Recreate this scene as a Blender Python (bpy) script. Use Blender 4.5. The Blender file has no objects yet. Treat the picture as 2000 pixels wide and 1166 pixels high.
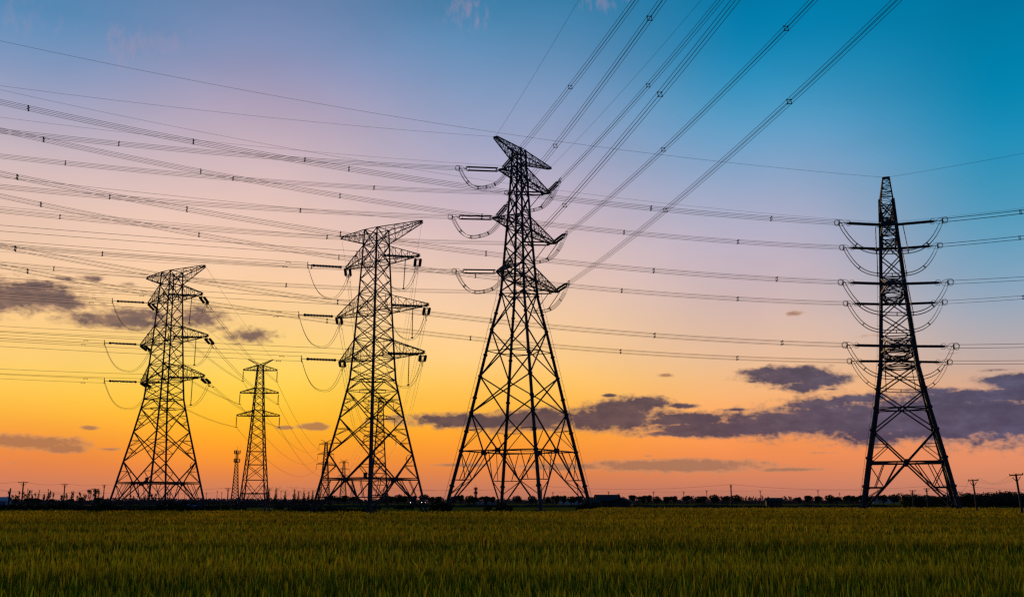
import bpy, math, random
import numpy as np
from mathutils import Matrix, Vector
random.seed(7); rng = np.random.default_rng(7)
SC = bpy.context.scene; COL = SC.collection
R = math.radians

# ------------------------------------------------------------------ camera
HC = 2.1
PITCH = math.atan(394 / 2000.0)
cam_d = bpy.data.cameras.new('camera'); cam = bpy.data.objects.new('camera', cam_d); COL.objects.link(cam)
cam_d.lens = 36; cam_d.sensor_width = 36; cam_d.clip_end = 30000; cam_d.clip_start = .1
cam.location = (0, 0, HC); cam.rotation_euler = (math.pi / 2 + PITCH, 0, 0)
SC.camera = cam

def sight(u, v, dist):
    """World point at a surveyed bearing (u, v) and horizontal distance dist from the camera."""
    x, y = u - 1000., 583. - v
    r = np.array([x, 2000 * math.cos(PITCH) - y * math.sin(PITCH), 2000 * math.sin(PITCH) + y * math.cos(PITCH)])
    return np.array([0, 0, HC]) + r * dist / math.hypot(r[0], r[1])

def elaz(u, v):
    p = sight(u, v, 1.) - np.array([0, 0, HC])
    return math.atan2(p[2], 1.), math.atan2(p[0], p[1])

# ------------------------------------------------------------------ materials
def srgb(c):
    return tuple(((x / 255) / 12.92 if x / 255 <= .04045 else ((x / 255 + .055) / 1.055) ** 2.4) for x in c) + (1.,)

def mat(name, col, rough=.7, metal=0., noise=.25, scale=3., spec=.3):
    m = bpy.data.materials.new(name); m.use_nodes = True
    nt = m.node_tree; b = nt.nodes['Principled BSDF']
    tc = nt.nodes.new('ShaderNodeTexCoord'); n = nt.nodes.new('ShaderNodeTexNoise')
    n.inputs['Scale'].default_value = scale; n.inputs['Detail'].default_value = 4
    r = nt.nodes.new('ShaderNodeValToRGB')
    r.color_ramp.elements[0].position = .3; r.color_ramp.elements[1].position = .7
    r.color_ramp.elements[0].color = tuple(c * (1 - noise) for c in col) + (1,)
    r.color_ramp.elements[1].color = tuple(c * (1 + noise) for c in col) + (1,)
    nt.links.new(tc.outputs['Object'], n.inputs['Vector']); nt.links.new(n.outputs['Fac'], r.inputs['Fac'])
    nt.links.new(r.outputs['Color'], b.inputs['Base Color'])
    b.inputs['Roughness'].default_value = rough; b.inputs['Metallic'].default_value = metal
    b.inputs['Specular IOR Level'].default_value = spec
    return m

M = {}
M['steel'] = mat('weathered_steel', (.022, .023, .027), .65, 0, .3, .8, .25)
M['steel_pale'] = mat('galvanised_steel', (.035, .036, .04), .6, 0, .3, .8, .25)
M['wire'] = mat('aluminium_cable', (.05, .05, .055), .6, 0, .2, 1, .2)
M['glass'] = mat('insulator_porcelain', (.02, .03, .028), .4, 0, .2, 4, .4)
M['concrete'] = mat('concrete', (.2, .2, .19), .9, 0, .2, 2)
M['wood'] = mat('pole_concrete', (.028, .026, .025), .85, 0, .25, 2)
M['bark'] = mat('bark', (.04, .03, .022), .9, 0, .3, 4)
M['leaf'] = mat('dark_foliage', (.035, .042, .018), .8, 0, .5, .7, .1)
M['leaf2'] = mat('dry_foliage', (.045, .04, .018), .8, 0, .5, .7, .1)
M['hazy_wood'] = mat('haze_tinted_wood', (.17, .12, .11), .9, 0, .35, .5, .05)  # far woodland brown, with distance haze put into the colour as a paler tone
M['scrub'] = mat('scrub_foliage', (.028, .034, .014), .85, 0, .5, .9, .1)
M['roof'] = mat('dark_roof_tile', (.016, .015, .016), .95, 0, .3, 2)
M['wall_dark'] = mat('weathered_brick', (.035, .027, .025), .9, 0, .3, 1.5)
M['wall_pale'] = mat('pale_render', (.3, .31, .34), .85, 0, .12, 1.5)
M['wall_blue'] = mat('blue_sheet_metal', (.09, .17, .3), .7, 0, .15, 1.2)
M['window'] = mat('window_glass', (.02, .025, .03), .15, 0, .1, 2, .5)
M['car'] = mat('dark_car_paint', (.03, .03, .035), .3, 0, .1, 2, .5)
M['rubber'] = mat('rubber', (.02, .02, .02), .9, 0, .1, 2)
M['berm'] = mat('dike_earth', (.03, .027, .015), .95, 0, .4, .5, .1)
m = bpy.data.materials.new('headlamp'); m.use_nodes = True
b = m.node_tree.nodes['Principled BSDF']; b.inputs['Emission Color'].default_value = (1, .85, .6, 1); b.inputs['Emission Strength'].default_value = 5
M['lamp'] = m

def field_mat(name, c1, c2, c3, s1, s2):
    m = bpy.data.materials.new(name); m.use_nodes = True
    nt = m.node_tree; b = nt.nodes['Principled BSDF']; L = nt.links.new
    tc = nt.nodes.new('ShaderNodeTexCoord')
    mp = nt.nodes.new('ShaderNodeMapping'); mp.inputs['Scale'].default_value = (s1 * .35, s1, s1)
    n = nt.nodes.new('ShaderNodeTexNoise'); n.inputs['Scale'].default_value = 1; n.inputs['Detail'].default_value = 6
    n2 = nt.nodes.new('ShaderNodeTexNoise'); n2.inputs['Scale'].default_value = s2; n2.inputs['Detail'].default_value = 3
    r = nt.nodes.new('ShaderNodeValToRGB'); e = r.color_ramp.elements
    e[0].position = .32; e[0].color = c1 + (1,); e[1].position = .7; e[1].color = c3 + (1,)
    k = e.new(.5); k.color = c2 + (1,)
    mx = nt.nodes.new('ShaderNodeMix'); mx.data_type = 'FLOAT'; mx.inputs[0].default_value = .35
    L(tc.outputs['Object'], mp.inputs['Vector']); L(mp.outputs['Vector'], n.inputs['Vector']); L(tc.outputs['Object'], n2.inputs['Vector'])
    L(n.outputs['Fac'], mx.inputs[2]); L(n2.outputs['Fac'], mx.inputs[3]); L(mx.outputs[0], r.inputs['Fac']); L(r.outputs['Color'], b.inputs['Base Color'])
    b.inputs['Roughness'].default_value = 1.; b.inputs['Specular IOR Level'].default_value = 0.
    bp = nt.nodes.new('ShaderNodeBump'); bp.inputs['Strength'].default_value = .6; bp.inputs['Distance'].default_value = .3
    L(n2.outputs['Fac'], bp.inputs['Height']); L(bp.outputs['Normal'], b.inputs['Normal'])
    return m
M['ground'] = field_mat('field_ground', (.10, .075, .008), (.15, .11, .01), (.16, .14, .014), .05, 1.4)
M['soil'] = field_mat('paddy_soil', (.02, .018, .01), (.03, .025, .012), (.035, .03, .014), .3, 2.)

def blade_mat():
    m = bpy.data.materials.new('rice_blade'); m.use_nodes = True
    nt = m.node_tree; nt.nodes.clear(); L = nt.links.new
    out = nt.nodes.new('ShaderNodeOutputMaterial'); at = nt.nodes.new('ShaderNodeAttribute'); at.attribute_name = 'tint'
    d = nt.nodes.new('ShaderNodeBsdfDiffuse'); t = nt.nodes.new('ShaderNodeBsdfTranslucent'); mx = nt.nodes.new('ShaderNodeMixShader')
    mx.inputs[0].default_value = .6
    L(at.outputs['Color'], d.inputs['Color']); L(at.outputs['Color'], t.inputs['Color'])
    L(d.outputs[0], mx.inputs[1]); L(t.outputs[0], mx.inputs[2]); L(mx.outputs[0], out.inputs['Surface'])
    return m
M['blade'] = blade_mat()

# ------------------------------------------------------------------ mesh helpers
class MB:
    """Collects boxes, bars and tubes, then links them as one mesh object."""
    def __init__(s): s.v = []; s.f = []
    def bar(s, p, q, w, sides=4, w2=None, cap=True):
        p = np.asarray(p, float); q = np.asarray(q, float); d = q - p; n = np.linalg.norm(d)
        if n < 1e-6: return
        d /= n; up = np.array([0, 0, 1.]) if abs(d[2]) < .95 else np.array([1., 0, 0])
        a = np.cross(d, up); a /= np.linalg.norm(a); b = np.cross(d, a)
        w2 = w if w2 is None else w2; k = len(s.v)
        for c, ww in ((p, w), (q, w2)):
            for i in range(sides):
                t = 2 * math.pi * (i + .5) / sides; r = ww / 2 * (1.2 if sides == 4 else 1)
                s.v.append(tuple(c + r * (math.cos(t) * a + math.sin(t) * b)))
        for i in range(sides):
            j = (i + 1) % sides; s.f.append((k + i, k + j, k + sides + j, k + sides + i))
        if cap: s.f.append(tuple(range(k + sides - 1, k - 1, -1))); s.f.append(tuple(range(k + sides, k + 2 * sides)))
    def tube(s, pts, w, sides=4):
        pts = np.asarray(pts, float); k = len(s.v); n = len(pts)
        tg = np.gradient(pts, axis=0); tg /= np.linalg.norm(tg, axis=1)[:, None]
        for i in range(n):
            d = tg[i]; up = np.array([0, 0, 1.]) if abs(d[2]) < .9 else np.array([1., 0, 0])
            a = np.cross(d, up); a /= np.linalg.norm(a); b = np.cross(d, a)
            ww = w[i] if hasattr(w, '__len__') else w
            for j in range(sides):
                t = 2 * math.pi * (j + .5) / sides; s.v.append(tuple(pts[i] + ww / 2 * (math.cos(t) * a + math.sin(t) * b)))
        for i in range(n - 1):
            for j in range(sides):
                l = (j + 1) % sides; s.f.append((k + i * sides + j, k + i * sides + l, k + (i + 1) * sides + l, k + (i + 1) * sides + j))
        s.f.append(tuple(range(k + sides - 1, k - 1, -1))); s.f.append(tuple(range(k + (n - 1) * sides, k + n * sides)))
    def box(s, c, sx, sy, sz, rz=0.):
        k = len(s.v); ca, sa = math.cos(rz), math.sin(rz)
        for z in (-1, 1):
            for x, y in ((-1, -1), (1, -1), (1, 1), (-1, 1)):
                px, py = x * sx / 2, y * sy / 2
                s.v.append((c[0] + ca * px - sa * py, c[1] + sa * px + ca * py, c[2] + z * sz / 2))
        s.f += [(k + 3, k + 2, k + 1, k), (k + 4, k + 5, k + 6, k + 7)] + [(k + i, k + (i + 1) % 4, k + 4 + (i + 1) % 4, k + 4 + i) for i in range(4)]
    def ring(s, c, n, r, w, seg=14, sides=4, stretch=None):
        c = np.asarray(c, float); n = np.asarray(n, float); n /= np.linalg.norm(n)
        a = np.cross(n, (0, 0, 1.)); a = a / np.linalg.norm(a) if np.linalg.norm(a) > .05 else np.array([1., 0, 0]); b = np.cross(n, a)
        pts = [c + r * (math.cos(2 * math.pi * i / seg) * a * (stretch or 1) + math.sin(2 * math.pi * i / seg) * b) for i in range(seg + 1)]
        s.tube(pts, w, sides)
    def build(s, name, m, parent=None, inv=None):
        me = bpy.data.meshes.new(name)
        vs = s.v if inv is None else [tuple(inv @ Vector(p)) for p in s.v]
        me.from_pydata(vs, [], s.f); me.materials.append(m); me.update()
        o = bpy.data.objects.new(name, me); COL.objects.link(o)
        if parent is not None: o.parent = parent
        return o

def tag(o, label=None, cat=None, group=None, kind=None):
    if label: o['label'] = label
    if cat: o['category'] = cat
    if group: o['group'] = group
    if kind: o['kind'] = kind
    return o

def empty(name, loc, rz=0., label=None, cat=None, group=None, tilt=None):
    o = bpy.data.objects.new(name, None); COL.objects.link(o)
    o.location = loc; o.rotation_euler = (0, 0, rz)
    if tilt:
        o.rotation_mode = 'QUATERNION'
        o.rotation_quaternion = (Matrix.Rotation(tilt[1], 3, Vector(tilt[0])) @ Matrix.Rotation(rz, 3, 'Z')).to_quaternion()
    tag(o, label, cat, group); return o

def root_mat(loc, rz, tilt=None):
    m = Matrix.Rotation(rz, 4, 'Z')
    if tilt: m = Matrix.Rotation(tilt[1], 4, Vector(tilt[0])) @ m
    return Matrix.Translation(loc) @ m

def copy_tree(o, parent=None):
    c = o.copy(); COL.objects.link(c)
    if parent is not None: c.parent = parent
    for ch in list(o.children): copy_tree(ch, c)
    return c

def ribbed(mb, p, q, r_core, r_disc, n, sides=8):
    """An insulator string: a stack of discs from p to q."""
    p = np.asarray(p, float); q = np.asarray(q, float); pts = []; ws = []
    for i in range(n):
        for f, w in ((.12, r_core), (.3, r_disc), (.62, r_disc * .8), (.8, r_core)):
            pts.append(p + (q - p) * (i + f) / n); ws.append(2 * w)
    mb.tube(pts, ws, sides)

# ------------------------------------------------------------------ towers
class Tower:
    def __init__(t, name, label, cat, loc, psi, prof, group=None, tilt=None):
        t.loc = (loc[0], loc[1], 0.); t.psi = R(psi)
        t.root = empty(name, t.loc, t.psi, label, cat, group, tilt)
        t.M = root_mat(Vector(t.loc), t.psi, tilt); t.inv = t.M.inverted()
        t.pz = [p[0] for p in prof]; t.pw = [p[1] for p in prof]
    def W(t, z): return float(np.interp(z, t.pz, t.pw))
    def c(t, i, z):
        w = t.W(z); sx, sy = ((-1, -1), (1, -1), (1, 1), (-1, 1))[i % 4]
        return np.array([sx * w, sy * w, z])
    def world(t, p): return np.array(t.M @ Vector(p))
    def legs(t, thick, sides, collars, m):
        zs = sorted(set(t.pz))
        for i in range(4):
            b = MB(); f = lambda z: float(np.interp(z, [t.pz[0], t.pz[-1]], thick))
            for z0, z1 in zip(zs[:-1], zs[1:]):
                b.bar(t.c(i, z0), t.c(i, z1), f(z0), sides, f(z1))
            for z in collars:
                if z < zs[-1] - 1:
                    b.bar(t.c(i, z - .18), t.c(i, z + .18), f(z) * 1.45, max(sides, 6))
            b.box(t.c(i, .1), thick[0] * 2.2, thick[0] * 2.2, .5)
            b.build('leg', m, t.root)
    def braces(t, panels, m, base=None, red=()):
        """panels: (z0, z1, kind, width). base: (z_top, z_horizontal, width) for the splayed foot."""
        for f in range(4):
            b = MB(); i, j = f, (f + 1) % 4
            for z0, z1, kind, w in panels:
                if kind == 'X':
                    b.bar(t.c(i, z0), t.c(j, z1), w); b.bar(t.c(j, z0), t.c(i, z1), w * .98)
                elif kind == 'V':
                    mid = (t.c(i, z1) + t.c(j, z1)) / 2
                    b.bar(t.c(i, z0), mid, w); b.bar(t.c(j, z0), mid, w)
                elif kind == 'H':
                    b.bar(t.c(i, z0), t.c(j, z0), w)
            if base:
                zt, zh, w, zb = base
                cen = None
                for a, d in ((i, j), (j, i)):
                    p0, p1 = t.c(a, zb), t.c(d, zt); b.bar(p0, p1, w)
                    w0, w1 = t.W(zb), t.W(zt); s = w0 / (w0 + w1); cen = p0 + (p1 - p0) * s; zc = cen[2]
                    on = lambda z: p0 + (p1 - p0) * (z - zb) / (zt - zb)
                    lg = lambda z: t.c(a, z)
                    x = .5
                    b.bar(lg(zh), on(zh), w * .7)
                    b.bar(lg(zc - .1), on(zh), w * .55)
                    q = t.c(a, zc) * .62 + t.c(d, zc) * .38; q[2] = zc
                    b.bar(q, on(zh), w * .6); b.bar(t.c(a, zc) * .8 + t.c(d, zc) * .2, (lg(zh) + on(zh)) / 2 , w * .5)
                    zq = zb + (zh - zb) * .5
                    b.bar(lg(zq), on(zh), w * .5)
                    # above the belt
                    zr = zc + (zt - zc) * .55
                    on2 = lambda z: t.c(d, zb) + (t.c(a, zt) - t.c(d, zb)) * (z - zb) / (zt - zb)
                    b.bar(lg(zr), on2(zr), w * .5); b.bar(lg(zc + .05), on2(zr), w * .5)
                b.bar(t.c(i, zc), t.c(j, zc), w * .95)
                b.box(cen, w * 3., w * 3., w * 3.2, math.pi / 4 if False else 0)
            for z0, z1, n, w in red:   # little redundant triangles beside the legs
                for a, d in ((i, j), (j, i)):
                    p0, p1 = t.c(a, z0), t.c(d, z1); q0, q1 = t.c(d, z0), t.c(a, z1)
                    lo = lambda z: p0 + (p1 - p0) * (z - z0) / (z1 - z0)
                    hi = lambda z: q0 + (q1 - q0) * (z - z0) / (z1 - z0)
                    zm = z0 + (z1 - z0) * .3; zn = z0 + (z1 - z0) * .7; zc = (z0 + z1) / 2
                    b.bar(t.c(a, zm), lo(zm), w); b.bar(t.c(a, zn), hi(zn), w)
                    b.bar(t.c(a, zc), lo(zm), w); b.bar(t.c(a, zc), hi(zn), w)
            b.build('bracing', m, t.root)
    def belt(t, z, w, m):
        b = MB(); mids = []
        for i in range(4):
            b.bar(t.c(i, z), t.c(i + 1, z), w * .9); mids.append((t.c(i, z) + t.c(i + 1, z)) / 2)
        for i in range(4): b.bar(mids[i] + [0, 0, -.03], mids[(i + 1) % 4] + [0, 0, -.03], w)
        b.build('belt_frame', m, t.root)
    def arm(t, side, z, L, h, w, n, m, tw=.3, peak=False, name='crossarm'):
        b = MB()
        if peak: zb, zt = z - h, z
        else: zb, zt = z, z + h
        z_tip_b, z_tip_t = (z - .25, z) if peak else (z, z + .22)
        ch = {}
        for sy in (-1, 1):
            a0 = np.array([side * t.W(zb), sy * t.W(zb), zb]); a1 = np.array([side * L, sy * tw, z_tip_b])
            c0 = np.array([side * t.W(zt), sy * t.W(zt), zt]); c1 = np.array([side * L, sy * tw, z_tip_t])
            b.bar(a0, a1, w); b.bar(c0, c1, w * .9); ch[sy] = (a0, a1, c0, c1)
            for k in range(n):
                f0, f1 = k / n, (k + 1) / n
                lo0, lo1 = a0 + (a1 - a0) * f0, a0 + (a1 - a0) * f1; hi0, hi1 = c0 + (c1 - c0) * f0, c0 + (c1 - c0) * f1
                b.bar(lo0, hi1, w * .42) if k % 2 else b.bar(hi0, lo1, w * .42)
                if k: b.bar(lo0, hi0, w * .45)
        for k in range(n):
            f0, f1 = k / n, (k + 1) / n
            for lo in (0, 2):
                p = [ch[s][lo] + (ch[s][lo + 1] - ch[s][lo]) * f for s in (-1, 1) for f in (f0, f1)]
                if k: b.bar(p[0], p[2], w * .38)
                b.bar(p[0], p[3], w * .38) if k % 2 == 0 else b.bar(p[2], p[1], w * .38)
        b.bar(ch[-1][1], ch[1][1], w); b.bar(ch[-1][3], ch[1][3], w * .9)
        b.box((side * (L - .1), 0, (z_tip_b + z_tip_t) / 2), w * 1.3, tw * 1.2, .2)
        return b.build(name, m, t.root)
    def tip(t, side, z, L): return t.world((side * L, 0, z))

def lerp(a, b, f): return a + (b - a) * f

def string(t, p, q, kind):
    """Insulator string from the arm tip p to the line end q (world points), part of tower t."""
    d = q - p; n = np.linalg.norm(d); d = d / n; side = np.cross(d, (0, 0, 1.)); side /= np.linalg.norm(side)
    up = np.cross(side, d)
    b = MB()
    if kind == 'heavy':
        for s in (-.2, .2):
            for u in ((-.36, .36) if t is A else (-.1, .1)):
                o = side * s + up * u
                ribbed(b, p + d * 1.0 + o, q - d * 1.7 + o, .1, .14, 34)
    elif kind == 'double':
        for s in (-.32, .32): ribbed(b, p + d * .5 + side * s, q - d * .6 + side * s, .08, .2, 16)
    else:
        ribbed(b, p + d * .7, q - d * .6, .1, .21, 20)
    o = b.build('insulator_string', M['glass'], t.root, t.inv)
    w = .12 if kind == 'heavy' else .07
    sp = .3 if kind != 'single' else .05; us = .42 if kind == 'heavy' and t is A else .2
    for e, g, last in ((p, d * (1.5 if kind == 'heavy' else .5 if kind == 'double' else 1.), 0), (q, -d * (1.7 if kind == 'heavy' else .6 if kind == 'double' else .9), 1)):
        y = MB(); y.bar(e, e + g, w)
        y.bar(e + g * .9 - side * sp, e + g * .9 + side * sp, w * 1.3); y.bar(e + g * .9 - up * us, e + g * .9 + up * us, w * 1.1)
        if last: y.bar(q - up * .45, q + up * .45, w * 1.3); y.bar(q - side * .3, q + side * .3, w * 1.3)
        y.build('yoke_plate', M['steel'], o, t.inv)
    if kind == 'heavy':
        for off, r, st in ((.1, .55, 1.9), (1.75, .5, 1.), (-.55, .6, .8)):
            k = MB(); k.ring(q - d * off, side, r, .085, 18, 4, st); k.build('corona_ring', M['steel_pale'], o, t.inv)
    return o

def hang(p, q, depth, n=25, power=4):
    s = np.linspace(0, 1, n)[:, None]
    pts = p + (q - p) * s; pts[:, 2] -= (depth * (1 - np.abs(2 * s - 1) ** power))[:, 0]
    return pts

def jumper(t, p, q, depth, offs, w, power=3., tie=True):
    mid = lerp(p, q, .5); base = hang(p, q, depth, 27, power)
    d = q - p; d = d / np.linalg.norm(d); side = np.cross(d, (0, 0, 1.)); side /= np.linalg.norm(side)
    tg = np.gradient(base, axis=0); tg /= np.linalg.norm(tg, axis=1)[:, None]
    nrm = np.cross(side, tg)
    b = MB()
    for a, u in offs: b.tube(base + side * a + nrm * u, w, 4)
    if tie:
        for i in (4, 9, 13, 17, 22):
            for (a, u), (a2, u2) in zip(offs, offs[1:] + offs[:1]):
                b.bar(base[i] + side * a + nrm[i] * u, base[i] + side * a2 + nrm[i] * u2, w * 1.4)
    b.build('jumper_cable', M['wire'], t.root, t.inv); return base

def line(name, label, group, p, pts, offs, w, spacers=(), dampers=(), cat='power line', sp_w=.12, taper=None):
    """One phase: a bundle of cables along pts (world), with spacers at the given lengths."""
    root = empty(name, tuple(pts[0]), 0, label, cat, group); inv = Matrix.Translation(-Vector(pts[0]))
    pts = np.asarray(pts, float); d = pts[-1] - pts[0]; d[2] = 0; d /= np.linalg.norm(d); side = np.array([d[1], -d[0], 0])
    up = np.array([0, 0, 1.])
    for a, u in offs:
        b = MB(); b.tube(pts + side * a + up * u, w, 4); b.build('cable', M['wire'], root, inv)
    seg = np.r_[0, np.cumsum(np.linalg.norm(np.diff(pts, axis=0), axis=1))]
    at = lambda s: np.array([np.interp(s, seg, pts[:, k]) for k in range(3)])
    for s in spacers:
        if s < seg[-1]:
            c = at(s); b = MB(); k = len(offs)
            for i in range(k if k > 2 else 1):
                a, u = offs[i]; a2, u2 = offs[(i + 1) % k]
                b.bar(c + side * a + up * u, c + side * a2 + up * u2, sp_w)
            for a, u in offs: b.bar(c + side * a + up * u - d * .12, c + side * a + up * u + d * .12, sp_w * 1.7)
            b.build('spacer', M['steel'], root, inv)
    for s in dampers:
        for i, (a, u) in enumerate(offs):
            c = at(s + .35 * i) + side * a + up * (u - .1); b = MB()
            b.bar(c - d * .28, c + d * .28, .045); b.bar(c + up * .1, c, .05)
            for g in (-1, 1): b.bar(c + d * g * .2 - up * .03, c + d * g * .32 - up * .03, .11)
            b.build('damper', M['steel'], root, inv)
    return root

def wire(name, label, group, pts, w, cat='power line'):
    b = MB(); pts = np.asarray(pts, float); o0 = pts[0].copy(); b.tube(pts - o0, w, 4)
    o = b.build(name, M['wire']); o.location = tuple(o0); return tag(o, label, cat, group)

def run(p, az, s, k, L, n=40, t0=0.):
    a = R(az); t = np.linspace(t0, L, n)
    return np.stack([p[0] + math.cos(a) * t, p[1] + math.sin(a) * t, p[2] + s * t + k * t * t], 1)

QUAD = [(-.33, -.25), (.25, -.33), (.33, .25), (-.25, .33)]
TWIN = [(-.13, .3), (.13, -.3)]

# ---- tallest pylon and its right-hand sister
profA = [(0, 10.95), (1.5, 10.71), (12.85, 8.58), (19.9, 7.3), (27.5, 5.99), (37.5, 4.26), (44.5, 2.95), (48.7, 2.62), (60.1, 1.92), (66.9, 1.53), (71.1, 1.32), (77.9, 1.05)]
A = Tower('lattice_pylon', 'tallest black lattice pylon with thick tubular legs, standing at the middle of the field', 'pylon', (1.54, 214.99), 59.7, profA, 'large pylons')
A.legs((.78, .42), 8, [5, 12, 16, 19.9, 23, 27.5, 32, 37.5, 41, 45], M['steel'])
zsA = [45.9, 48.7, 51.9, 55.7, 59.9, 62.6, 66.9, 71.1, 73.6, 75.7, 77.8]
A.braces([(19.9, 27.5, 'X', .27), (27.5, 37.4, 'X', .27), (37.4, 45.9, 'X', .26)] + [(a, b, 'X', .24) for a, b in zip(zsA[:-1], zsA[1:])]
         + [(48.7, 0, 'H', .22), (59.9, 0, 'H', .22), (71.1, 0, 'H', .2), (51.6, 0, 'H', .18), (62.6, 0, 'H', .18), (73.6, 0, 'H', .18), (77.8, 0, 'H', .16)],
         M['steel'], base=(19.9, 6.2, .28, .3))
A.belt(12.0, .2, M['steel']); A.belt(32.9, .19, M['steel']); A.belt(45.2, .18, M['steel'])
armsA = {1: (71.12, 7.35, 12.88), 2: (59.91, 9.83, 15.64), 3: (48.73, 8.21, 16.5), 0: (77.69, 10.0, 14.25)}
profB = [(0, 8.0), (9.8, 6.25), (18.2, 4.58), (26.5, 3.2), (28.8, 3.0), (40, 2.2), (51.1, 1.55), (58.4, 1.2)]
B = Tower('lattice_pylon', 'dark lattice pylon at the right, seen end-on with insulators reaching out to both sides', 'pylon', (71.9, 188.91), -110, profB, 'large pylons',
          tilt=((math.cos(R(20.8)), -math.sin(R(20.8)), 0) if False else (math.sin(R(20.8)), math.cos(R(20.8)), 0), R(-.15)))
B.legs((.82, .6), 8, [4.5, 9.5, 14.5, 18.5, 22, 26.5], M['steel'])
zsB = [26.5, 28.8, 32.2, 36.1, 40, 43.4, 47.2, 51.1, 54.7, 58.2]
B.braces([(14.5, 21.7, 'X', .27), (21.7, 26.5, 'X', .25)] + [(a, b, 'X', .22) for a, b in zip(zsB[:-1], zsB[1:])]
         + [(z, 0, 'H', .2) for z in (28.8, 31.8, 40, 43, 51.1, 53.9, 26.5)], M['steel'], base=(14.5, 4.4, .3, .3))
B.belt(8.9, .24, M['steel']); B.belt(18.6, .22, M['steel']); B.belt(26.2, .2, M['steel'])
armsB = {1: (51.09, 9.7, 9.7), 2: (40.03, 10.4, 10.4), 3: (28.77, 10.8, 10.8), 0: (58.3, 16.2, 15.8)}
for t, arms in ((A, armsA), (B, armsB)):
    for lv in (1, 2, 3):
        z, Lm, Lp = arms[lv]
        for sd, L in ((-1, Lm), (1, Lp)): t.arm(sd, z, L, 2.8, .26, 7 if L > 11 else 5, M['steel'], .75 if t is A else 1.1)
    z, Lm, Lp = arms[0]
    for sd, L in ((-1, Lm), (1, Lp)): t.arm(sd, z, L, 2.7, .24, 8, M['steel'], .45 if t is A else .55, True, 'earth_wire_arm')
    # climbing rails beside two opposite legs
    for i in (1, 3):
        b = MB(); zz = np.linspace(2, 50 if t is A else 45, 24)
        off = np.array([.62, -.62, 0]) * (1 if i == 1 else -1)
        b.tube([t.c(i, z) + off for z in zz], .07, 4)
        for z in zz: b.bar(t.c(i, z), t.c(i, z) + off, .05)
        b.build('climbing_rail', M['steel'], t.root)

# ---- the two shorter angle pylons
def angle_pylon(label, loc, psi, dz, k, arms, pk):
    prof = [(0, 5.2), (1.3, 4.95), (5.8, 4.12), (12.4, 2.9), (17.3, 2.08), (20.2, 1.9), (26.2, 1.6), (32.7, 1.3), (36.9, 1.12)]
    prof = [(z * k, w * k) for z, w in prof[:-1]] + [(pk[0], 1.12 * k)]
    t = Tower('lattice_pylon', label, 'pylon', loc, psi, prof, 'large pylons')
    t.legs((.26, .16), 4, [], M['steel'])
    s = k
    zs = [17.3, 18.7, 20.2, 22.6, 24.4, 26.2, 28.6, 30.6, 32.7, 35.2, pk[0] / k]
    t.braces([(15.9 * s, 17.3 * s, 'V', .115), (12.4 * s, 15.9 * s, 'X', .12), (7.9 * s, 12.4 * s, 'X', .13)] + [(a * s, b * s, 'X', .105) for a, b in zip(zs[:-1], zs[1:])]
             + [(z * s, 0, 'H', .1) for z in (17.3, 20.2, 22.6, 26.2, 28.6, 32.7, 35.2, pk[0] / k)], M['steel'], base=(7.9 * s, 2.5 * s, .16, .15),
             red=((7.9 * s, 12.4 * s, 2, .075), (12.4 * s, 15.9 * s, 2, .065)))
    t.belt(4.85 * s, .12, M['steel']); t.belt(17.3 * s, .11, M['steel']); t.belt(15.9 * s, .09, M['steel'])
    for z, Lm, Lp in arms:
        for sd, L in ((-1, Lm), (1, Lp)): t.arm(sd, z, L, 2.45, .125, 5, M['steel'], .18)
    z, Lm, Lp = pk
    for sd, L in ((-1, Lm), (1, Lp)): t.arm(sd, z, L, 1.9, .12, 5, M['steel'], .14, True, 'earth_wire_arm')
    b = MB(); c = t.c(2, 7.3 * s) + np.array([-.45, -.33, 0]); b.ring(c, (.59, -.81, 0), .55, .06, 16, 4, .75); b.ring(c + np.array([.03, .02, .06]), (.55, -.81, 0.1), .5, .05, 16, 4, .75)
    b.build('cable_coil', M['wire'], t.root)
    b = MB(); c = t.c(1, 4.85 * s) * .88 + t.c(0, 4.85 * s) * .12; b.box(c + [0, 0, .28], .36, .26, .5); b.box(c + [0, 0, .56], .42, .32, .06)
    b.build('junction_box', M['steel'], t.root)
    return t
arms2 = [(32.74, 5.41, 7.54), (26.15, 6.77, 9.19), (20.16, 5.89, 8.66)]
T2 = angle_pylon('black angle pylon left of the tallest one, its front and back legs lined up', (-17.97, 131.78), -36., 0, 1.0, arms2, (37.33, 6.58, 7.96))
arms1 = [(31.68, 5.41, 7.58), (25.32, 6.66, 9.44), (19.5, 5.9, 9.13)]
T1 = angle_pylon('leftmost large black pylon, standing among dark bushes', (-51.49, 151.49), -36.3, 0, .965, arms1, (36., 6.37, 7.85))

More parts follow.
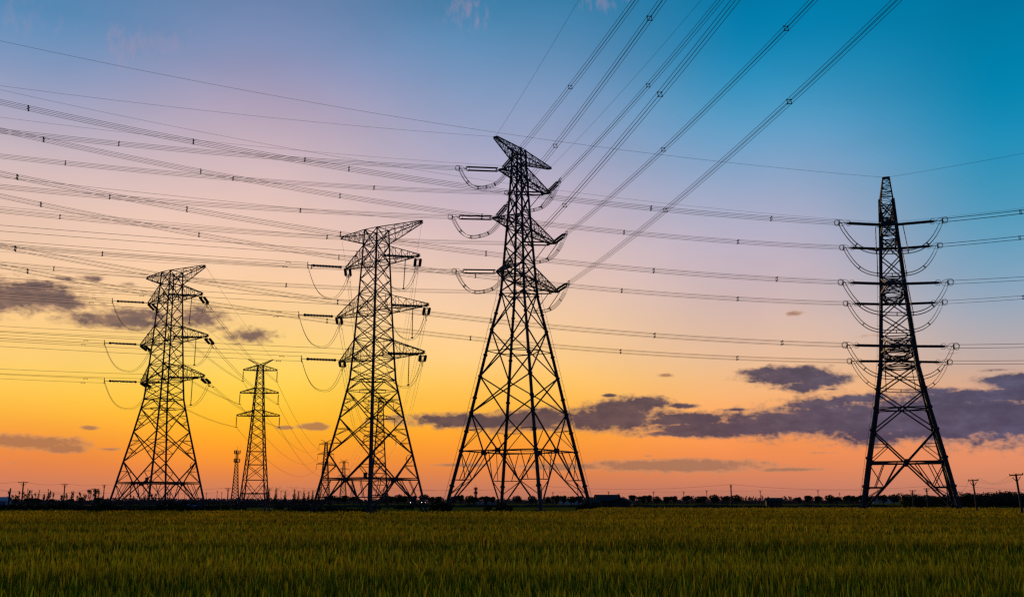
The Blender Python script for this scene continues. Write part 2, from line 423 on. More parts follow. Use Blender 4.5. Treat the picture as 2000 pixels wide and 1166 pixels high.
# ---- slim suspension pylons farther along the lines
def suspension_pylon(label, base, k, detail=True, group='slim pylons in the distance'):
    t = Tower('slim_pylon', label, 'pylon', base, 4 if detail else 0, [(0, 2.8 * k), (3.5 * k, 2.35 * k), (12 * k, 1.62 * k), (19.3 * k, 1.12 * k), (28.8 * k, .62 * k), (29.9 * k, .5 * k)], group)
    t.legs((.26 * k + (.1 if not detail else 0), .2 * k + (.08 if not detail else 0)), 4, [], M['steel'])
    w = .12 * k ** 8 if detail else .16 * k + .02
    zs = [6.2, 9.3, 12, 14.3, 16, 17.7, 19.3, 21, 22.5, 24, 25.4, 26.7, 27.8, 28.8, 29.9]
    t.braces([(a * k, b * k, 'X', w) for a, b in zip(zs[:-1], zs[1:])] + [(z * k, 0, 'H', w) for z in (19.3, 24, 28.8, 12, 6.2, 3.4, 9.3, 20.5, 25.1, 29.9)], M['steel'], base=(6.2 * k, 1.7 * k, w, .1))
    tips = {}
    for lv, z, L in ((1, 28.8, 3.5), (2, 24.05, 3.95), (3, 19.3, 4.4)):
        for sd in (-1, 1):
            t.arm(sd, z * k, L * k, 1.1 * k, .13 * k + .03, 4, M['steel'], .08)
            b = MB(); p = t.world((sd * L * k, 0, z * k)); q = p - np.array([0, 0, 2.3 * k])
            ribbed(b, p - [0, 0, .2], q + [0, 0, .3], .05 * k, .13 * k, 12, 6); b.bar(q - [.3, 0, 0], q + [.3, 0, 0], .12 * k); b.bar(q - [0, 0, 0], q + [0, 0, .4], .08)
            b.build('insulator_string', M['glass'], t.root, t.inv); tips[(lv, sd)] = q
    for sd in (-1, 1):
        b = MB(); w0 = .45 * k
        for sy in (-1, 1):
            b.bar((sd * w0, sy * w0, 29.9 * k), (sd * 2.6 * k, 0, 31.1 * k), .12 * k + .02); b.bar((-sd * .1, sy * w0 * .5, 30.1 * k), (sd * 2.6 * k, 0, 31.15 * k), .1 * k + .02)
        for f in (.3, .6): b.bar((sd * lerp(w0, 2.6 * k, f), 0, lerp(29.9, 31.1, f) * k), (sd * lerp(0, 2.6 * k, f), 0, lerp(30.1, 31.15, f) * k), .08)
        b.build('earth_wire_horn', M['steel'], t.root); tips[(0, sd)] = t.world((sd * 2.6 * k, 0, 31.1 * k))
    return t, tips
S, Stip = suspension_pylon('slim pylon with V-shaped horns standing right of the leftmost large pylon', sight(496, 985, 220)[:2], 1.0)
K, Ktip = suspension_pylon('slim pylon seen through the legs of the angle pylon left of the tallest', sight(739, 985, 292)[:2], 1.02)
N1, N1tip = suspension_pylon('distant slim pylon just left of the angle pylon with lined-up legs', sight(633, 984, 540)[:2], 1.05, False)
N2, N2tip = suspension_pylon('tiny faraway pylon seen low inside the left leg of the angle pylon', sight(669.5, 981, 800)[:2], 1.05, False)
N3, N3tip = suspension_pylon('faintest and smallest pylon, on the horizon behind the angle pylon', sight(687, 979, 1500)[:2], .95, False)

# ------------------------------------------------------------------ strings, jumpers and conductors
LV = {1: 'top', 2: 'middle', 3: 'bottom'}
def heavy_side(t, arms, az, slopes, gslopes, k, Lrun, name_t, where, spacer0, ends, gk=.8, lst=9.8):
    i = 0
    for lv in (1, 2, 3):
        z, Lm, Lp = arms[lv]
        for sd, L in ((-1, Lm), (1, Lp)) if t is A else ((1, Lp), (-1, Lm)):
            p = t.tip(sd, z, L - .1); full = run(p, az, slopes[i], k, Lrun, 48)
            e = run(p, az, slopes[i], k, lst, 2)[-1]
            string(t, p, e, 'heavy'); ends[(lv, sd)] = e
            pts = run(p, az, slopes[i], k, Lrun, 48, lst)
            which = ('near' if (sd < 0) == (t is A) else 'far')
            line('conductor_bundle', f'four-cable line from the {which} {LV[lv]} arm of {name_t} {where}', 'four-cable power lines', None, pts, QUAD, .062,
                 spacer0[i], (), 'power line', .09)
            i += 1
    for j, sd in enumerate((-1, 1) if t is A else (1, -1)):
        z, Lm, Lp = arms[0]; L = Lm if sd < 0 else Lp
        p = t.tip(sd, z - .05, L)
        wire('ground_wire', f'thin wire from the {"near" if (sd < 0) == (t is A) else "far"} top tip of {name_t} {where}', 'thin ground wires', run(p, az, gslopes[j], k * gk, Lrun, 48), .042)
Aend_l, Aend_r, Bend_l, Bend_r = {}, {}, {}, {}
heavy_side(A, armsA, 206, [-.115, -.121, -.105, -.108, -.091, -.094], [-.096, -.101], .449e-3, 150, 'the tallest pylon', 'to the left', [[32.8, 66.7, 100], [31.7, 61, 91.6], [31.5, 65.5, 98], [43.3, 93.9], [30, 67.2, 101], [51.9, 94.8]], Aend_l)
heavy_side(A, armsA, -75, [-.027, -.004, .014, -.018, .02, -.004], [.044, -.015], .523e-3, 245, 'the tallest pylon', 'to the upper right', [[36.6, 94.9], [50.8, 102.5], [31.8, 73.8], [53.9, 95.3], [34.2, 75., 112], [53.3, 94.7, 137]], Aend_r)
heavy_side(B, armsB, 191, [-.012, -.021, -.015, -.023, -.015, -.027], [.015, .007], .605e-3, 200, 'the right-hand pylon', 'to the left', [[13.1, 35.4, 60.1, 87.5, 112.5, 137.9], [22.2, 45.1, 72.4, 98.4, 122.9, 149.5], [12.6, 35.1, 64.2, 88.2, 112.4, 138.], [22.9, 46., 73.8, 98.6, 123., 149.5], [12.2, 35.2, 63.2, 88.1, 112.7, 137.], [23.6, 46.6, 74.8, 100.5, 126., 150.9]], Bend_l)
heavy_side(B, armsB, -48, [-.122, -.119, -.133, -.108, -.122, -.124], [-.082, -.117], .77e-3, 110, 'the right-hand pylon', 'to the right', [[13.2], [15.2], [14.8], [14.9], [16], [17.3]], Bend_r)
for t, el, er, arms in ((A, Aend_l, Aend_r, armsA), (B, Bend_l, Bend_r, armsB)):
    for (lv, sd), p in el.items():
        q = er[(lv, sd)]; z, Lm, Lp = arms[lv]; L = Lm if sd < 0 else Lp
        dep = 5.6 if t is B else 5.3
        base = jumper(t, p, q, dep, [(-.28, -.26), (.28, -.26), (.28, .26), (-.28, .26)], .1, 3.6 if t is B else 2.8)
        for f in ((-.9, .9) if not (t is A and sd < 0) else ()):
            a = t.world((sd * (L - .4), f * (1.6 if t is A else 2.6), z)); j = base[(np.linalg.norm(base[:, :2] - a[:2], axis=1)).argmin()]
            b = MB(); a2 = np.array([a[0], a[1], a[2] - .1]); e = np.array([j[0], j[1], j[2] + .25])
            ribbed(b, a2, e, .05, .11, 20, 6); b.bar(e - [.25, 0, 0], e + [.25, 0, 0], .16); b.bar(t.tip(sd, z, L - .4), a2, .12)
            b.build('jumper_insulator', M['glass'], t.root, t.inv)

def twin_side(t, arms, az, slopes, gs, k, Lrun, name_t, ends, lst=5.3, base=.0):
    i = 0
    for lv in (1, 2, 3):
        z, Lm, Lp = arms[lv - 1]
        for sd, L in ((-1, Lm), (1, Lp)):
            p = t.tip(sd, z + (.2 if sd < 0 else -.2), L - .05); e = run(p, az, slopes[i], k, lst, 2)[-1]
            string(t, p, e, 'single'); ends[(lv, sd)] = e
            line('conductor_pair', f'two-cable line running left from the {"near" if sd > 0 else "far"} {LV[lv]} arm of {name_t}', 'two-cable power lines', None,
                 run(p, az, slopes[i], k, Lrun, 44, lst), TWIN, .05, (), (2.6,))
            i += 1
    z, Lm, Lp = (37.33, 6.58, 7.96) if t is T2 else (36., 6.37, 7.85)
    for j, (sd, L) in enumerate(((-1, Lm), (1, Lp))):
        p = t.tip(sd, z, L)
        wire('ground_wire', f'thin wire running left from the {"near" if sd > 0 else "far"} top tip of {name_t}', 'thin ground wires', run(p, az, gs[j], k * .8, Lrun, 40), .036)
e2l, e1l, e2k, e1s = {}, {}, {}, {}
twin_side(T2, arms2, 203, [-.028, -.036, -.018, -.026, -.014, -.022], [-.018, -.016], .233e-3, 110, 'the pylon with lined-up legs', e2l)
twin_side(T1, arms1, 198, [-.005, -.017, .001, -.016, -.002, -.015], [-.01, -.01], .481e-3, 100, 'the leftmost large pylon', e1l)

def span(p, q, sag, n=30):
    s = np.linspace(0, 1, n)[:, None]; pts = p + (q - p) * s; pts[:, 2] -= (4 * sag * s * (1 - s))[:, 0]; return pts
def away(t, arms, pk, tips, ends, name_t, to, sag):
    for lv in (1, 2, 3):
        z, Lm, Lp = arms[lv - 1]
        for sd, L in ((-1, Lm), (1, Lp)):
            p = t.tip(sd, z - .1 + (.2 if sd < 0 else -.2), L - .15); q = tips[(lv, sd)]
            full = span(p, q, sag, 60); dist = np.linalg.norm(full - p, axis=1); k = int((dist > 3.6).argmax()); e = full[k]
            d = (e - p); e = p + d / np.linalg.norm(d) * 3.6
            string(t, p, e, 'double'); ends[(lv, sd)] = e
            line('conductor_pair', f'two-cable line going back from the {"near" if sd > 0 else "far"} {LV[lv]} arm of {name_t}', 'two-cable power lines', None,
                 span(e, q, sag, 34), [(-.2, 0), (.2, 0)], .045, (), (1.6,))
    z, Lm, Lp = pk
    for sd, L in ((-1, Lm), (1, Lp)):
        wire('ground_wire', f'thin wire going back from the {"near" if sd > 0 else "far"} top tip of {name_t}', 'thin ground wires', span(t.tip(sd, z, L), tips[(0, sd)], sag * .7, 30), .03)
away(T1, arms1, (36., 6.37, 7.85), Stip, e1s, 'the leftmost large pylon', 'the slim pylon right of it', .9)
away(T2, arms2, (37.33, 6.58, 7.96), Ktip, e2k, 'the pylon with lined-up legs', 'the slim pylon behind its legs', 3.2)
for t, el, er, arms in ((T2, e2l, e2k, arms2), (T1, e1l, e1s, arms1)):
    for (lv, sd), p in el.items():
        q = er[(lv, sd)]; z, Lm, Lp = arms[lv - 1]; L = Lm if sd < 0 else Lp
        base = jumper(t, p, q, 3.7, [(-.1, .1), (.1, -.1)], .05, 2.6, False)
        if sd > 0:
            a = t.tip(sd, z, L * .72); j = base[(np.linalg.norm(base[:, :2] - a[:2], axis=1)).argmin()]; b = MB()
            e = np.array([j[0], j[1], j[2] + .15]); a = np.array([lerp(a[0], j[0], .5), lerp(a[1], j[1], .5), z])
            ribbed(b, a, e, .03, .09, 14, 6); b.bar(e - [.16, 0, 0], e + [.16, 0, 0], .16); b.build('jumper_insulator', M['glass'], t.root, t.inv)
def onward(tips, tips2, sag, w, a, b_):
    for lv in (1, 2, 3):
        for sd in (-1, 1):
            wire('power_cable', f'thin cable sagging away from the {LV[lv]} {"left" if sd < 0 else "right"} arm of {a}', 'cables between the slim pylons', span(tips[(lv, sd)], tips2[(lv, sd)], sag, 30), w)
onward(Stip, N1tip, 6.5, .06, 'the slim horned pylon', '')
N4 = {k: v + np.array([60., 420., 0.]) for k, v in Ktip.items()}
onward(Ktip, N2tip, 9., .06, 'the slim pylon seen through legs', '')

# ------------------------------------------------------------------ lattice mast with platforms
def lattice_mast(label, u, dist, top_v, wb, wt, plats, k=1., group=None):
    p = sight(u, 985, dist); h = sight(u, top_v, dist)[2]
    t = Tower('lattice_mast', label, 'mast', p[:2], 20, [(0, wb), (h * .35, wb * .62), (h * .92, wt), (h, wt)], group)
    t.legs((.3 * k, .2 * k), 4, [], M['steel'])
    zs = np.linspace(.3, h * .97, 17); t.braces([(a, b, 'X', .12 * k) for a, b in zip(zs[:-1], zs[1:])] + [(z, 0, 'H', .12 * k) for z in zs[1:]], M['steel'])
    for f in plats:
        z = h * f; b = MB(); r = wt * 2.6
        b.ring((0, 0, z), (0, 0, 1), r, .3 * k, 12, 4); b.ring((0, 0, z + 1.1), (0, 0, 1), r, .1 * k, 12, 4)
        for i in range(6):
            a = i * math.pi / 3; q = np.array([r * math.cos(a), r * math.sin(a), z]); b.bar(q, q + [0, 0, 1.1], .1 * k); b.bar((0, 0, z), q, .12 * k)
        b.build('platform', M['steel'], t.root)
        for i in range(3):
            a = i * 2 * math.pi / 3 + .3; q = np.array([(r + .2) * math.cos(a), (r + .2) * math.sin(a), z + .7]); b = MB(); b.box(q, .25 * k, .45 * k, 1.3 * k, a); b.bar(q - [0, 0, .7 * k], q + [0, 0, .75 * k], .1 * k); b.build('antenna_panel', M['steel_pale'], t.root)
    b = MB(); b.bar((0, 0, h * .95), (0, 0, h + 2.2 * k), .14 * k, 6, .05); b.bar((-.3, 0, h + .6), (.3, 0, h + .6), .06); b.build('lightning_rod', M['steel'], t.root)
    return t
lattice_mast('telecom mast with two round platforms, left of the slim horned pylon', 458, 420, 881, 1.6, .38, (.80, .955))
lattice_mast('thin far mast on the horizon left of the tallest pylon', 929, 700, 951, .9, .4, (.6, .85), 1.1)

# ------------------------------------------------------------------ ground, fields, dike
def grid(name, x0, x1, y0, y1, nx, ny, zf, m, kind='structure'):
    xs = np.linspace(x0, x1, nx); ys = np.linspace(y0, y1, ny); X, Y = np.meshgrid(xs, ys); Z = zf(X, Y)
    v = np.stack([X, Y, Z], -1).reshape(-1, 3); f = [(j * nx + i, j * nx + i + 1, (j + 1) * nx + i + 1, (j + 1) * nx + i) for j in range(ny - 1) for i in range(nx - 1)]
    me = bpy.data.meshes.new(name); me.from_pydata(v.tolist(), [], f); me.materials.append(m); o = bpy.data.objects.new(name, me); COL.objects.link(o)
    if kind: o['kind'] = kind
    return o
b = MB(); b.v = [(-9000, -3000, 0), (9000, -3000, 0), (9000, 14000, 0), (-9000, 14000, 0)]; b.f = [(0, 1, 2, 3)]
tag(b.build('ground', M['ground']), kind='structure')
def far_edge(x):   # where the standing crop stops
    return np.interp(x, [-140, -60, 8, 16, 60, 160], [142, 139, 136, 196, 204, 196])
b = MB(); ex = np.linspace(-150, 160, 40)
b.v = [(x, -12, .004) for x in ex] + [(x, float(far_edge(x)), .004) for x in ex]
b.f = [(i, i + 1, 40 + i + 1, 40 + i) for i in range(39)]
tag(b.build('paddy_soil', M['soil']), kind='structure')

def crop():
    V = []; Fq = []; Ft = []; C = []; n0 = 0
    def patch(x, y):
        a = np.sin(x * .11 + 1.3 * np.sin(y * .05)) * .35 + np.sin(y * .35 + .7 * np.sin(x * .07) + 1.) * .5 + np.sin(y * .9 + x * .03 + 2) * .3 + np.sin(x * .031 - y * .12) * .4
        return a
    for y0, y1, dens, w, hh in ((9.5, 22, 230, .018, 1.), (22, 44, 90, .027, 1.), (44, 88, 32, .045, 1.), (88, 206, 8., .11, 1.)):
        hw = .58 * y1 + 8; n = int(dens * (y1 - y0) * 2 * hw)
        y = np.sqrt(rng.uniform(y0 ** 2, y1 ** 2, n)); x = rng.uniform(-1, 1, n) * (.58 * y + 7)
        # tufts: pull blades towards tuft centres
        g = .24 * (1 if y0 < 44 else 2.2); jx = np.round(x / g) * g + rng.normal(0, g * .2, n); jy = np.round(y / g) * g + rng.normal(0, g * .2, n)
        mk = rng.uniform(size=n) < .6; x = np.where(mk, jx, x); y = np.where(mk, jy, y)
        keep = y < far_edge(x) - .3; x, y = x[keep], y[keep]; n = len(x)
        pt = patch(x, y); q = rng.normal(size=n)
        top = .63 + .13 * pt + rng.normal(0, .11, n); top = np.clip(top, .35, 1.02); ln = rng.uniform(.34, .55, n)
        a = rng.uniform(0, 2 * np.pi, n); lean = np.abs(rng.normal(0, .11, n)); bend = rng.uniform(.2, 1., n)
        dx, dy = np.cos(a) * lean, np.sin(a) * lean
        fa = rng.uniform(-1.0, 1.0, n); wx, wy = np.cos(fa) * w * rng.uniform(.6, 1.3, n), np.sin(fa) * w
        zb = top - ln
        base = np.stack([x, y, zb], 1); mid = base + np.stack([dx * ln * .6, dy * ln * .6, ln * .62], 1); tip = base + np.stack([dx * ln * (1 + bend), dy * ln * (1 + bend), ln], 1)
        wv = np.stack([wx, wy, 0 * wx], 1)
        vv = np.stack([base - wv * .8, base + wv * .8, mid + wv * .75, mid - wv * .75, tip], 1)
        V.append(vv.reshape(-1, 3)); k = n0 + np.arange(n) * 5
        Fq.append(np.stack([k, k + 1, k + 2, k + 3], 1)); Ft.append(np.stack([k + 3, k + 2, k + 4], 1)); n0 += 5 * n
        dry = np.clip(.32 + .2 * pt + .24 * q + .0075 * np.clip(y - 15, 0, 60), 0, 1)[:, None]
        green = np.array([.10, .18, .008]); ochre = np.array([.25, .165, .008])
        col = green * (1 - dry) + ochre * dry; col = col * rng.uniform(.4, 1.6, n)[:, None]
        tipc = col * .55 + .45 * np.array([.27, .25, .012])
        cc = np.stack([col * .9, col * .9, col, col, tipc], 1); C.append(cc.reshape(-1, 3))
    # canopy sheet between the plants so the far field is closed
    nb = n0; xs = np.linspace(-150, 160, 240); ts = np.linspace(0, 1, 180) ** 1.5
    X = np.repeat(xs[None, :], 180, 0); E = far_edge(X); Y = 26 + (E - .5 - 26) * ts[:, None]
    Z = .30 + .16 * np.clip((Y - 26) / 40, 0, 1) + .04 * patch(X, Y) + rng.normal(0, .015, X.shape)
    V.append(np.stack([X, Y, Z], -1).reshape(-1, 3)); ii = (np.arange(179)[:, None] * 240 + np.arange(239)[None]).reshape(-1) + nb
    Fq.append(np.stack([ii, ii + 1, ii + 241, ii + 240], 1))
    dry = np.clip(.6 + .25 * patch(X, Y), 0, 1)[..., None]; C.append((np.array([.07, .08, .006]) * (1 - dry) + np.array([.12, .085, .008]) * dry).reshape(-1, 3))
    V = np.concatenate(V); C = np.concatenate(C); Fq = np.concatenate(Fq); Ft = np.concatenate(Ft)
    me = bpy.data.meshes.new('rice_crop'); nv = len(V); nq, nt = len(Fq), len(Ft)
    me.vertices.add(nv); me.vertices.foreach_set('co', V.astype(np.float32).ravel())
    me.loops.add(nq * 4 + nt * 3); me.loops.foreach_set('vertex_index', np.concatenate([Fq.ravel(), Ft.ravel()]).astype(np.int32))
    me.polygons.add(nq + nt); st = np.concatenate([np.arange(nq) * 4, nq * 4 + np.arange(nt) * 3]).astype(np.int32); me.polygons.foreach_set('loop_start', st)
    me.update(calc_edges=True)
    at = me.color_attributes.new('tint', 'FLOAT_COLOR', 'POINT'); at.data.foreach_set('color', np.concatenate([C, np.ones((nv, 1))], 1).astype(np.float32).ravel())
    me.materials.append(M['blade']); o = bpy.data.objects.new('rice_crop', me); COL.objects.link(o)
    tag(o, 'dense green and ochre rice crop filling the whole foreground', 'crop', kind='stuff')
crop()

def ridge(name, path, h, w, m, n=60, jit=.25, kind='structure'):
    """A low earth bank along a path."""
    path = np.asarray(path, float); s = np.linspace(0, 1, n); seg = np.r_[0, np.cumsum(np.linalg.norm(np.diff(path, axis=0), axis=1))]; seg /= seg[-1]
    b = MB()
    for i in range(n):
        c = np.array([np.interp(s[i], seg, path[:, 0]), np.interp(s[i], seg, path[:, 1])]); hh = h * (1 + jit * random.uniform(-1, 1))
        for oy, z in ((-w / 2, -.02), (-w * .22, hh), (w * .22, hh * .95), (w / 2, -.02)): b.v.append((c[0], c[1] + oy, z))
    for i in range(n - 1):
        for j in range(3): k = i * 4 + j; b.f.append((k, k + 4, k + 5, k + 1))
    return tag(b.build(name, m), kind=kind)
def sx(u, D): return sight(u, 985, D)
ridge('dike', [sx(1255, 232)[:2], sx(1500, 236)[:2], sx(1680, 246)[:2], sx(2100, 262)[:2]], .75, 3.0, M['berm'])
ridge('bank', [sx(-120, 300)[:2], sx(300, 330)[:2], sx(900, 330)[:2], sx(1200, 330)[:2], sx(2100, 330)[:2]], .8, 4.0, M['berm'], 120)

# ------------------------------------------------------------------ trees and bushes
def leaf_mesh(name, cl, n, size, m, seed):
    """Many small leaf faces spread through the volume of a list of clumps (x, y, z, rx, ry, rz)."""
    r = np.random.default_rng(seed); cl = np.array(cl, float); w = (cl[:, 3] * cl[:, 4] * cl[:, 5]) ** .67; w /= w.sum()
    ix = r.choice(len(cl), n, p=w); d = r.normal(size=(n, 3)); d /= np.linalg.norm(d, axis=1)[:, None]; rad = r.uniform(.25, 1, n) ** .5
    c = cl[ix, :3] + d * rad[:, None] * cl[ix, 3:]
    a = r.normal(size=(n, 3)); a /= np.linalg.norm(a, axis=1)[:, None]; b_ = np.cross(a, r.normal(size=(n, 3))); b_ /= np.linalg.norm(b_, axis=1)[:, None]
    s = size * r.uniform(.6, 1.4, n)[:, None]
    v = np.stack([c - a * s, c + b_ * s * .7, c + a * s, c - b_ * s * .7], 1).reshape(-1, 3)
    me = bpy.data.meshes.new(name); me.from_pydata(v.tolist(), [], [(4 * i, 4 * i + 1, 4 * i + 2, 4 * i + 3) for i in range(n)]); me.materials.append(m); return me
def trunk_mesh(h, r, limbs, seed):
    q = random.Random(seed); b = MB(); b.bar((0, 0, -.05), (q.uniform(-.1, .1), q.uniform(-.1, .1), h), r * 2, 6, r * 1.1)
    for i in range(limbs):
        a = q.uniform(0, 6.28); z = h * q.uniform(.45, .95); l = h * q.uniform(.25, .5); b.bar((0, 0, z), (math.cos(a) * l, math.sin(a) * l, z + l * q.uniform(.5, 1.)), r * 1.1, 5, r * .4)
    return b
def tree_proto(kind, seed):
    q = random.Random(seed); cl = []
    if kind == 'round_tree':
        h, th, tr = 4.2, 1.7, .13
        for i in range(9): a = q.uniform(0, 6.28); d = q.uniform(.1, 1.0); cl.append((d * math.cos(a), d * math.sin(a), q.uniform(2.0, 3.5), q.uniform(.6, .95), q.uniform(.6, .95), q.uniform(.45, .75)))
        me = leaf_mesh('crown', cl, 1500, .15, M['leaf'], seed)
    elif kind == 'conifer':
        th, tr = 6.5, .14
        for i in range(14): f = i / 13; rr = (1 - f) * 1.15 + .15; cl.append((q.uniform(-.25, .25) * rr, q.uniform(-.25, .25) * rr, 1.6 + f * 5.6, rr * q.uniform(.7, 1.1), rr * q.uniform(.7, 1.1), .35))
        me = leaf_mesh('crown', cl, 620, .16, M['leaf2'], seed)
    elif kind == 'slender_tree':
        th, tr = 5.2, .1
        for i in range(5): cl.append((q.uniform(-.5, .5), q.uniform(-.5, .5), q.uniform(3.4, 6.2), q.uniform(.3, .6), q.uniform(.3, .6), q.uniform(.4, .8)))
        me = leaf_mesh('crown', cl, 330, .15, M['leaf2'], seed)
    elif kind == 'broad_tree':
        th, tr = 2.4, .22
        for i in range(14): a = q.uniform(0, 6.28); d = q.uniform(.1, 2.0); cl.append((d * math.cos(a), d * math.sin(a), q.uniform(1.5, 4.6), q.uniform(.8, 1.4), q.uniform(.8, 1.4), q.uniform(.6, 1.1)))
        me = leaf_mesh('crown', cl, 1500, .17, M['leaf'], seed)
    else:  # bush
        th, tr = .8, .08
        for i in range(9): cl.append((q.uniform(-1.6, 1.6), q.uniform(-1., 1.), q.uniform(.3, 1.0), q.uniform(.5, .9), q.uniform(.5, .8), q.uniform(.35, .7)))
        me = leaf_mesh('crown', cl, 1300, .13, M['scrub'], seed)
    root = bpy.data.objects.new(kind, None)
    t = trunk_mesh(th, tr, 5 if kind != 'bush' else 4, seed)
    tm = bpy.data.meshes.new('trunk'); tm.from_pydata(t.v, [], t.f); tm.materials.append(M['bark'])
    return (kind, me, tm)
PROT = {k: [tree_proto(k, 100 + 13 * i + s) for i in range(n)] for s, (k, n) in enumerate((('round_tree', 4), ('conifer', 4), ('slender_tree', 5), ('broad_tree', 4), ('bush', 4)))}
def plant(kind, u, D, h_v=None, label='', cat='tree', group=None, sx_=1., h=None):
    H0 = {'round_tree': 4.1, 'conifer': 7.3, 'slender_tree': 6.6, 'broad_tree': 5.4, 'bush': 1.55}[kind]
    p = sight(u, 985, D); h = h if h is not None else sight(u, h_v, D)[2]; s = h / H0
    _, me, tm = random.choice(PROT[kind])
    r = empty(kind, (p[0], p[1], 0), random.uniform(0, 6.28) if sx_ == 1. else 0, label, cat, group); r.scale = (s * sx_, s * (sx_ if sx_ < 1.2 else 1.), s)
    for nm, d in (('crown', me), ('trunk', tm)):
        o = bpy.data.objects.new(nm, d); COL.objects.link(o); o.parent = r
    return r
# row of round trees along the road
def row(us, v0, v1, D, label, group, kind='round_tree', w=(1.0, 1.35)):
    for u in us: plant(kind, u + random.uniform(-3, 3), D * random.uniform(.97, 1.05), random.uniform(v0, v1) - 2.2, label, 'tree', group, random.uniform(*w))
row([648, 662, 676, 690, 752, 765], 964, 970, 355, 'round dark tree on the horizon behind the angle pylon legs', 'horizon trees behind the angle pylon')
row([778, 793, 806, 826, 845, 859, 884, 897, 915], 966, 970, 345, 'round dark tree on the horizon between the angle pylon and the tallest pylon', 'horizon trees left of the tallest pylon')
row([931, 946, 962, 1008, 1038, 1068, 1084, 1099, 1114, 1133, 1150, 1163], 967, 971, 350, 'round dark tree on the horizon behind the feet of the tallest pylon', 'horizon trees behind the tallest pylon')
row([1236, 1253, 1268, 1284, 1300, 1318, 1345, 1362, 1377, 1393], 966, 971, 350, 'round dark tree on the horizon just right of the dark house', 'horizon trees right of the dark house')
row([1418, 1438, 1561, 1577, 1600, 1619, 1634, 1655], 966, 971, 345, 'round dark tree on the horizon between the sharp tall pole and the right-hand pylon', 'horizon trees left of the right-hand pylon')
row([1668, 1684, 1700, 1727, 1748], 965, 969, 335, 'round dark tree seen between the legs of the right-hand pylon', 'horizon trees behind the right-hand pylon')
row([1766, 1785, 1800, 1815, 1833, 1850, 1868], 962, 967, 300, 'broad dark tree behind the right leg of the right-hand pylon', 'wood behind the right-hand pylon', 'broad_tree', (1.0, 1.2))
row([1885, 1897, 1912, 1927, 1940, 1955, 1970, 1985, 2000, 2016], 956, 963, 285, 'broad dark tree in the dense row at the right edge', 'tree row at the right edge', 'broad_tree', (1.0, 1.25))
row([1775, 1795, 1818, 1845, 1872, 1890, 1905, 1918, 1932, 1948, 1962, 1978, 1995, 2010], 966, 969, 275, 'low dark tree filling the front of the right-hand tree row', 'front of the right-hand tree row', 'broad_tree', (1.2, 1.4))
for u, v in ((524, 951), (538, 951), (556, 957), (574, 953), (582, 957), (593, 956), (602, 958), (610, 956), (621, 960)):
    plant('conifer', u, 450, v, 'dark ragged conifer standing between the slim horned pylon and the angle pylon', 'tree', 'conifers on the horizon', .95)
for i in range(90):   # thin wood at the left
    u = random.uniform(14, 205) if i < 74 else random.uniform(205, 330)
    plant('slender_tree', u, random.uniform(400, 470), random.choice((955, 958, 960, 962, 964, 965, 966, 967, 968, 969)) if u < 210 else random.uniform(961, 971), 'slender sparse tree in the thin wood on the left horizon', 'tree', 'thin wood on the left', random.uniform(.35, .75))
for i in range(12):
    u = random.uniform(14, 210); plant('round_tree', u, random.uniform(430, 470), random.uniform(968, 973), 'low bushy tree at the foot of the thin wood on the left', 'tree', 'low trees under the left wood', random.uniform(.9, 1.5))
for i in range(36):
    u = random.choice((random.uniform(1395, 1560), random.uniform(1395, 1490))); plant('slender_tree', u, random.uniform(420, 500), random.uniform(966, 971), 'slender pale-leaved tree in the thin wood behind the small shed', 'tree', 'thin wood behind the shed', random.uniform(.7, 1.2))
# far wood reading as one mass
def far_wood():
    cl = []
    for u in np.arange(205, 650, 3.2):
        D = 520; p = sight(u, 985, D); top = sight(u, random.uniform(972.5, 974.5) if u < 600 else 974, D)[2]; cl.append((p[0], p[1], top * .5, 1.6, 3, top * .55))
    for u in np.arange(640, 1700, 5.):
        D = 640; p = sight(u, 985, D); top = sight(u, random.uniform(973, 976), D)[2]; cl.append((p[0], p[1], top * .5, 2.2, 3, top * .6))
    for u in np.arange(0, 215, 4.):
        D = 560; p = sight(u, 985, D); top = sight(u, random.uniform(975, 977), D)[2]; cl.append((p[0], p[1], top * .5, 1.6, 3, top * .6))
    me = leaf_mesh('far_wood', cl, 26000, .42, M['hazy_wood'], 5); o = bpy.data.objects.new('far_wood', me); COL.objects.link(o)
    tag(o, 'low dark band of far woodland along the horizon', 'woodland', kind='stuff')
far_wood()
# shrubs planted along the field edge, left
for i, u in enumerate(range(-4, 160, 15)):
    plant('bush', u + random.uniform(-3, 3), 262, None, 'clipped dark shrub in the planted row at the far edge of the left field', 'shrub', 'shrub row on the left', .62, random.uniform(1.35, 1.6))
for i, u in enumerate((405, 420, 440, 462, 470, 545, 590, 735, 780, 800)):
    plant('bush', u, 250, None, 'small dark shrub at the field edge beyond the left pylons', 'shrub', 'shrubs beyond the left pylons', .8, random.uniform(.9, 1.4))
# bushes at the pylon feet
for u, h, s, lb in ((176, 1.45, 1.5, 'low dark bush left of the leftmost pylon, farthest from its leg'), (196, 2.1, 1.05, 'tall dark bush just left of the leftmost pylon'), (211, 1.4, 1.2, 'dark bush against the outer left leg of the leftmost pylon'),
                    (244, 1.4, 1.5, 'low spreading bush between the left legs of the leftmost pylon'), (262, 1.25, 1.3, 'small bush just right of the gap under the leftmost pylon'), (286, 1.35, 1.3, 'dark bush at the second leg of the leftmost pylon'), (303, 1.6, 1.3, 'bush in the middle under the leftmost pylon'),
                    (322, 1.5, 1.2, 'bush beside the third leg of the leftmost pylon'), (358, 1.95, 1.8, 'largest rounded bush, right of centre under the leftmost pylon'), (336, 1.4, 1.4, 'low bush left of the largest bush under the leftmost pylon'), (383, 1.3, 1.4, 'bush at the outer right leg of the leftmost pylon'), (396, 1.15, .8, 'small bush rightmost under the leftmost pylon')):
    plant('bush', u, 147, None, lb, 'bush', 'bushes under the leftmost pylon', s, h)
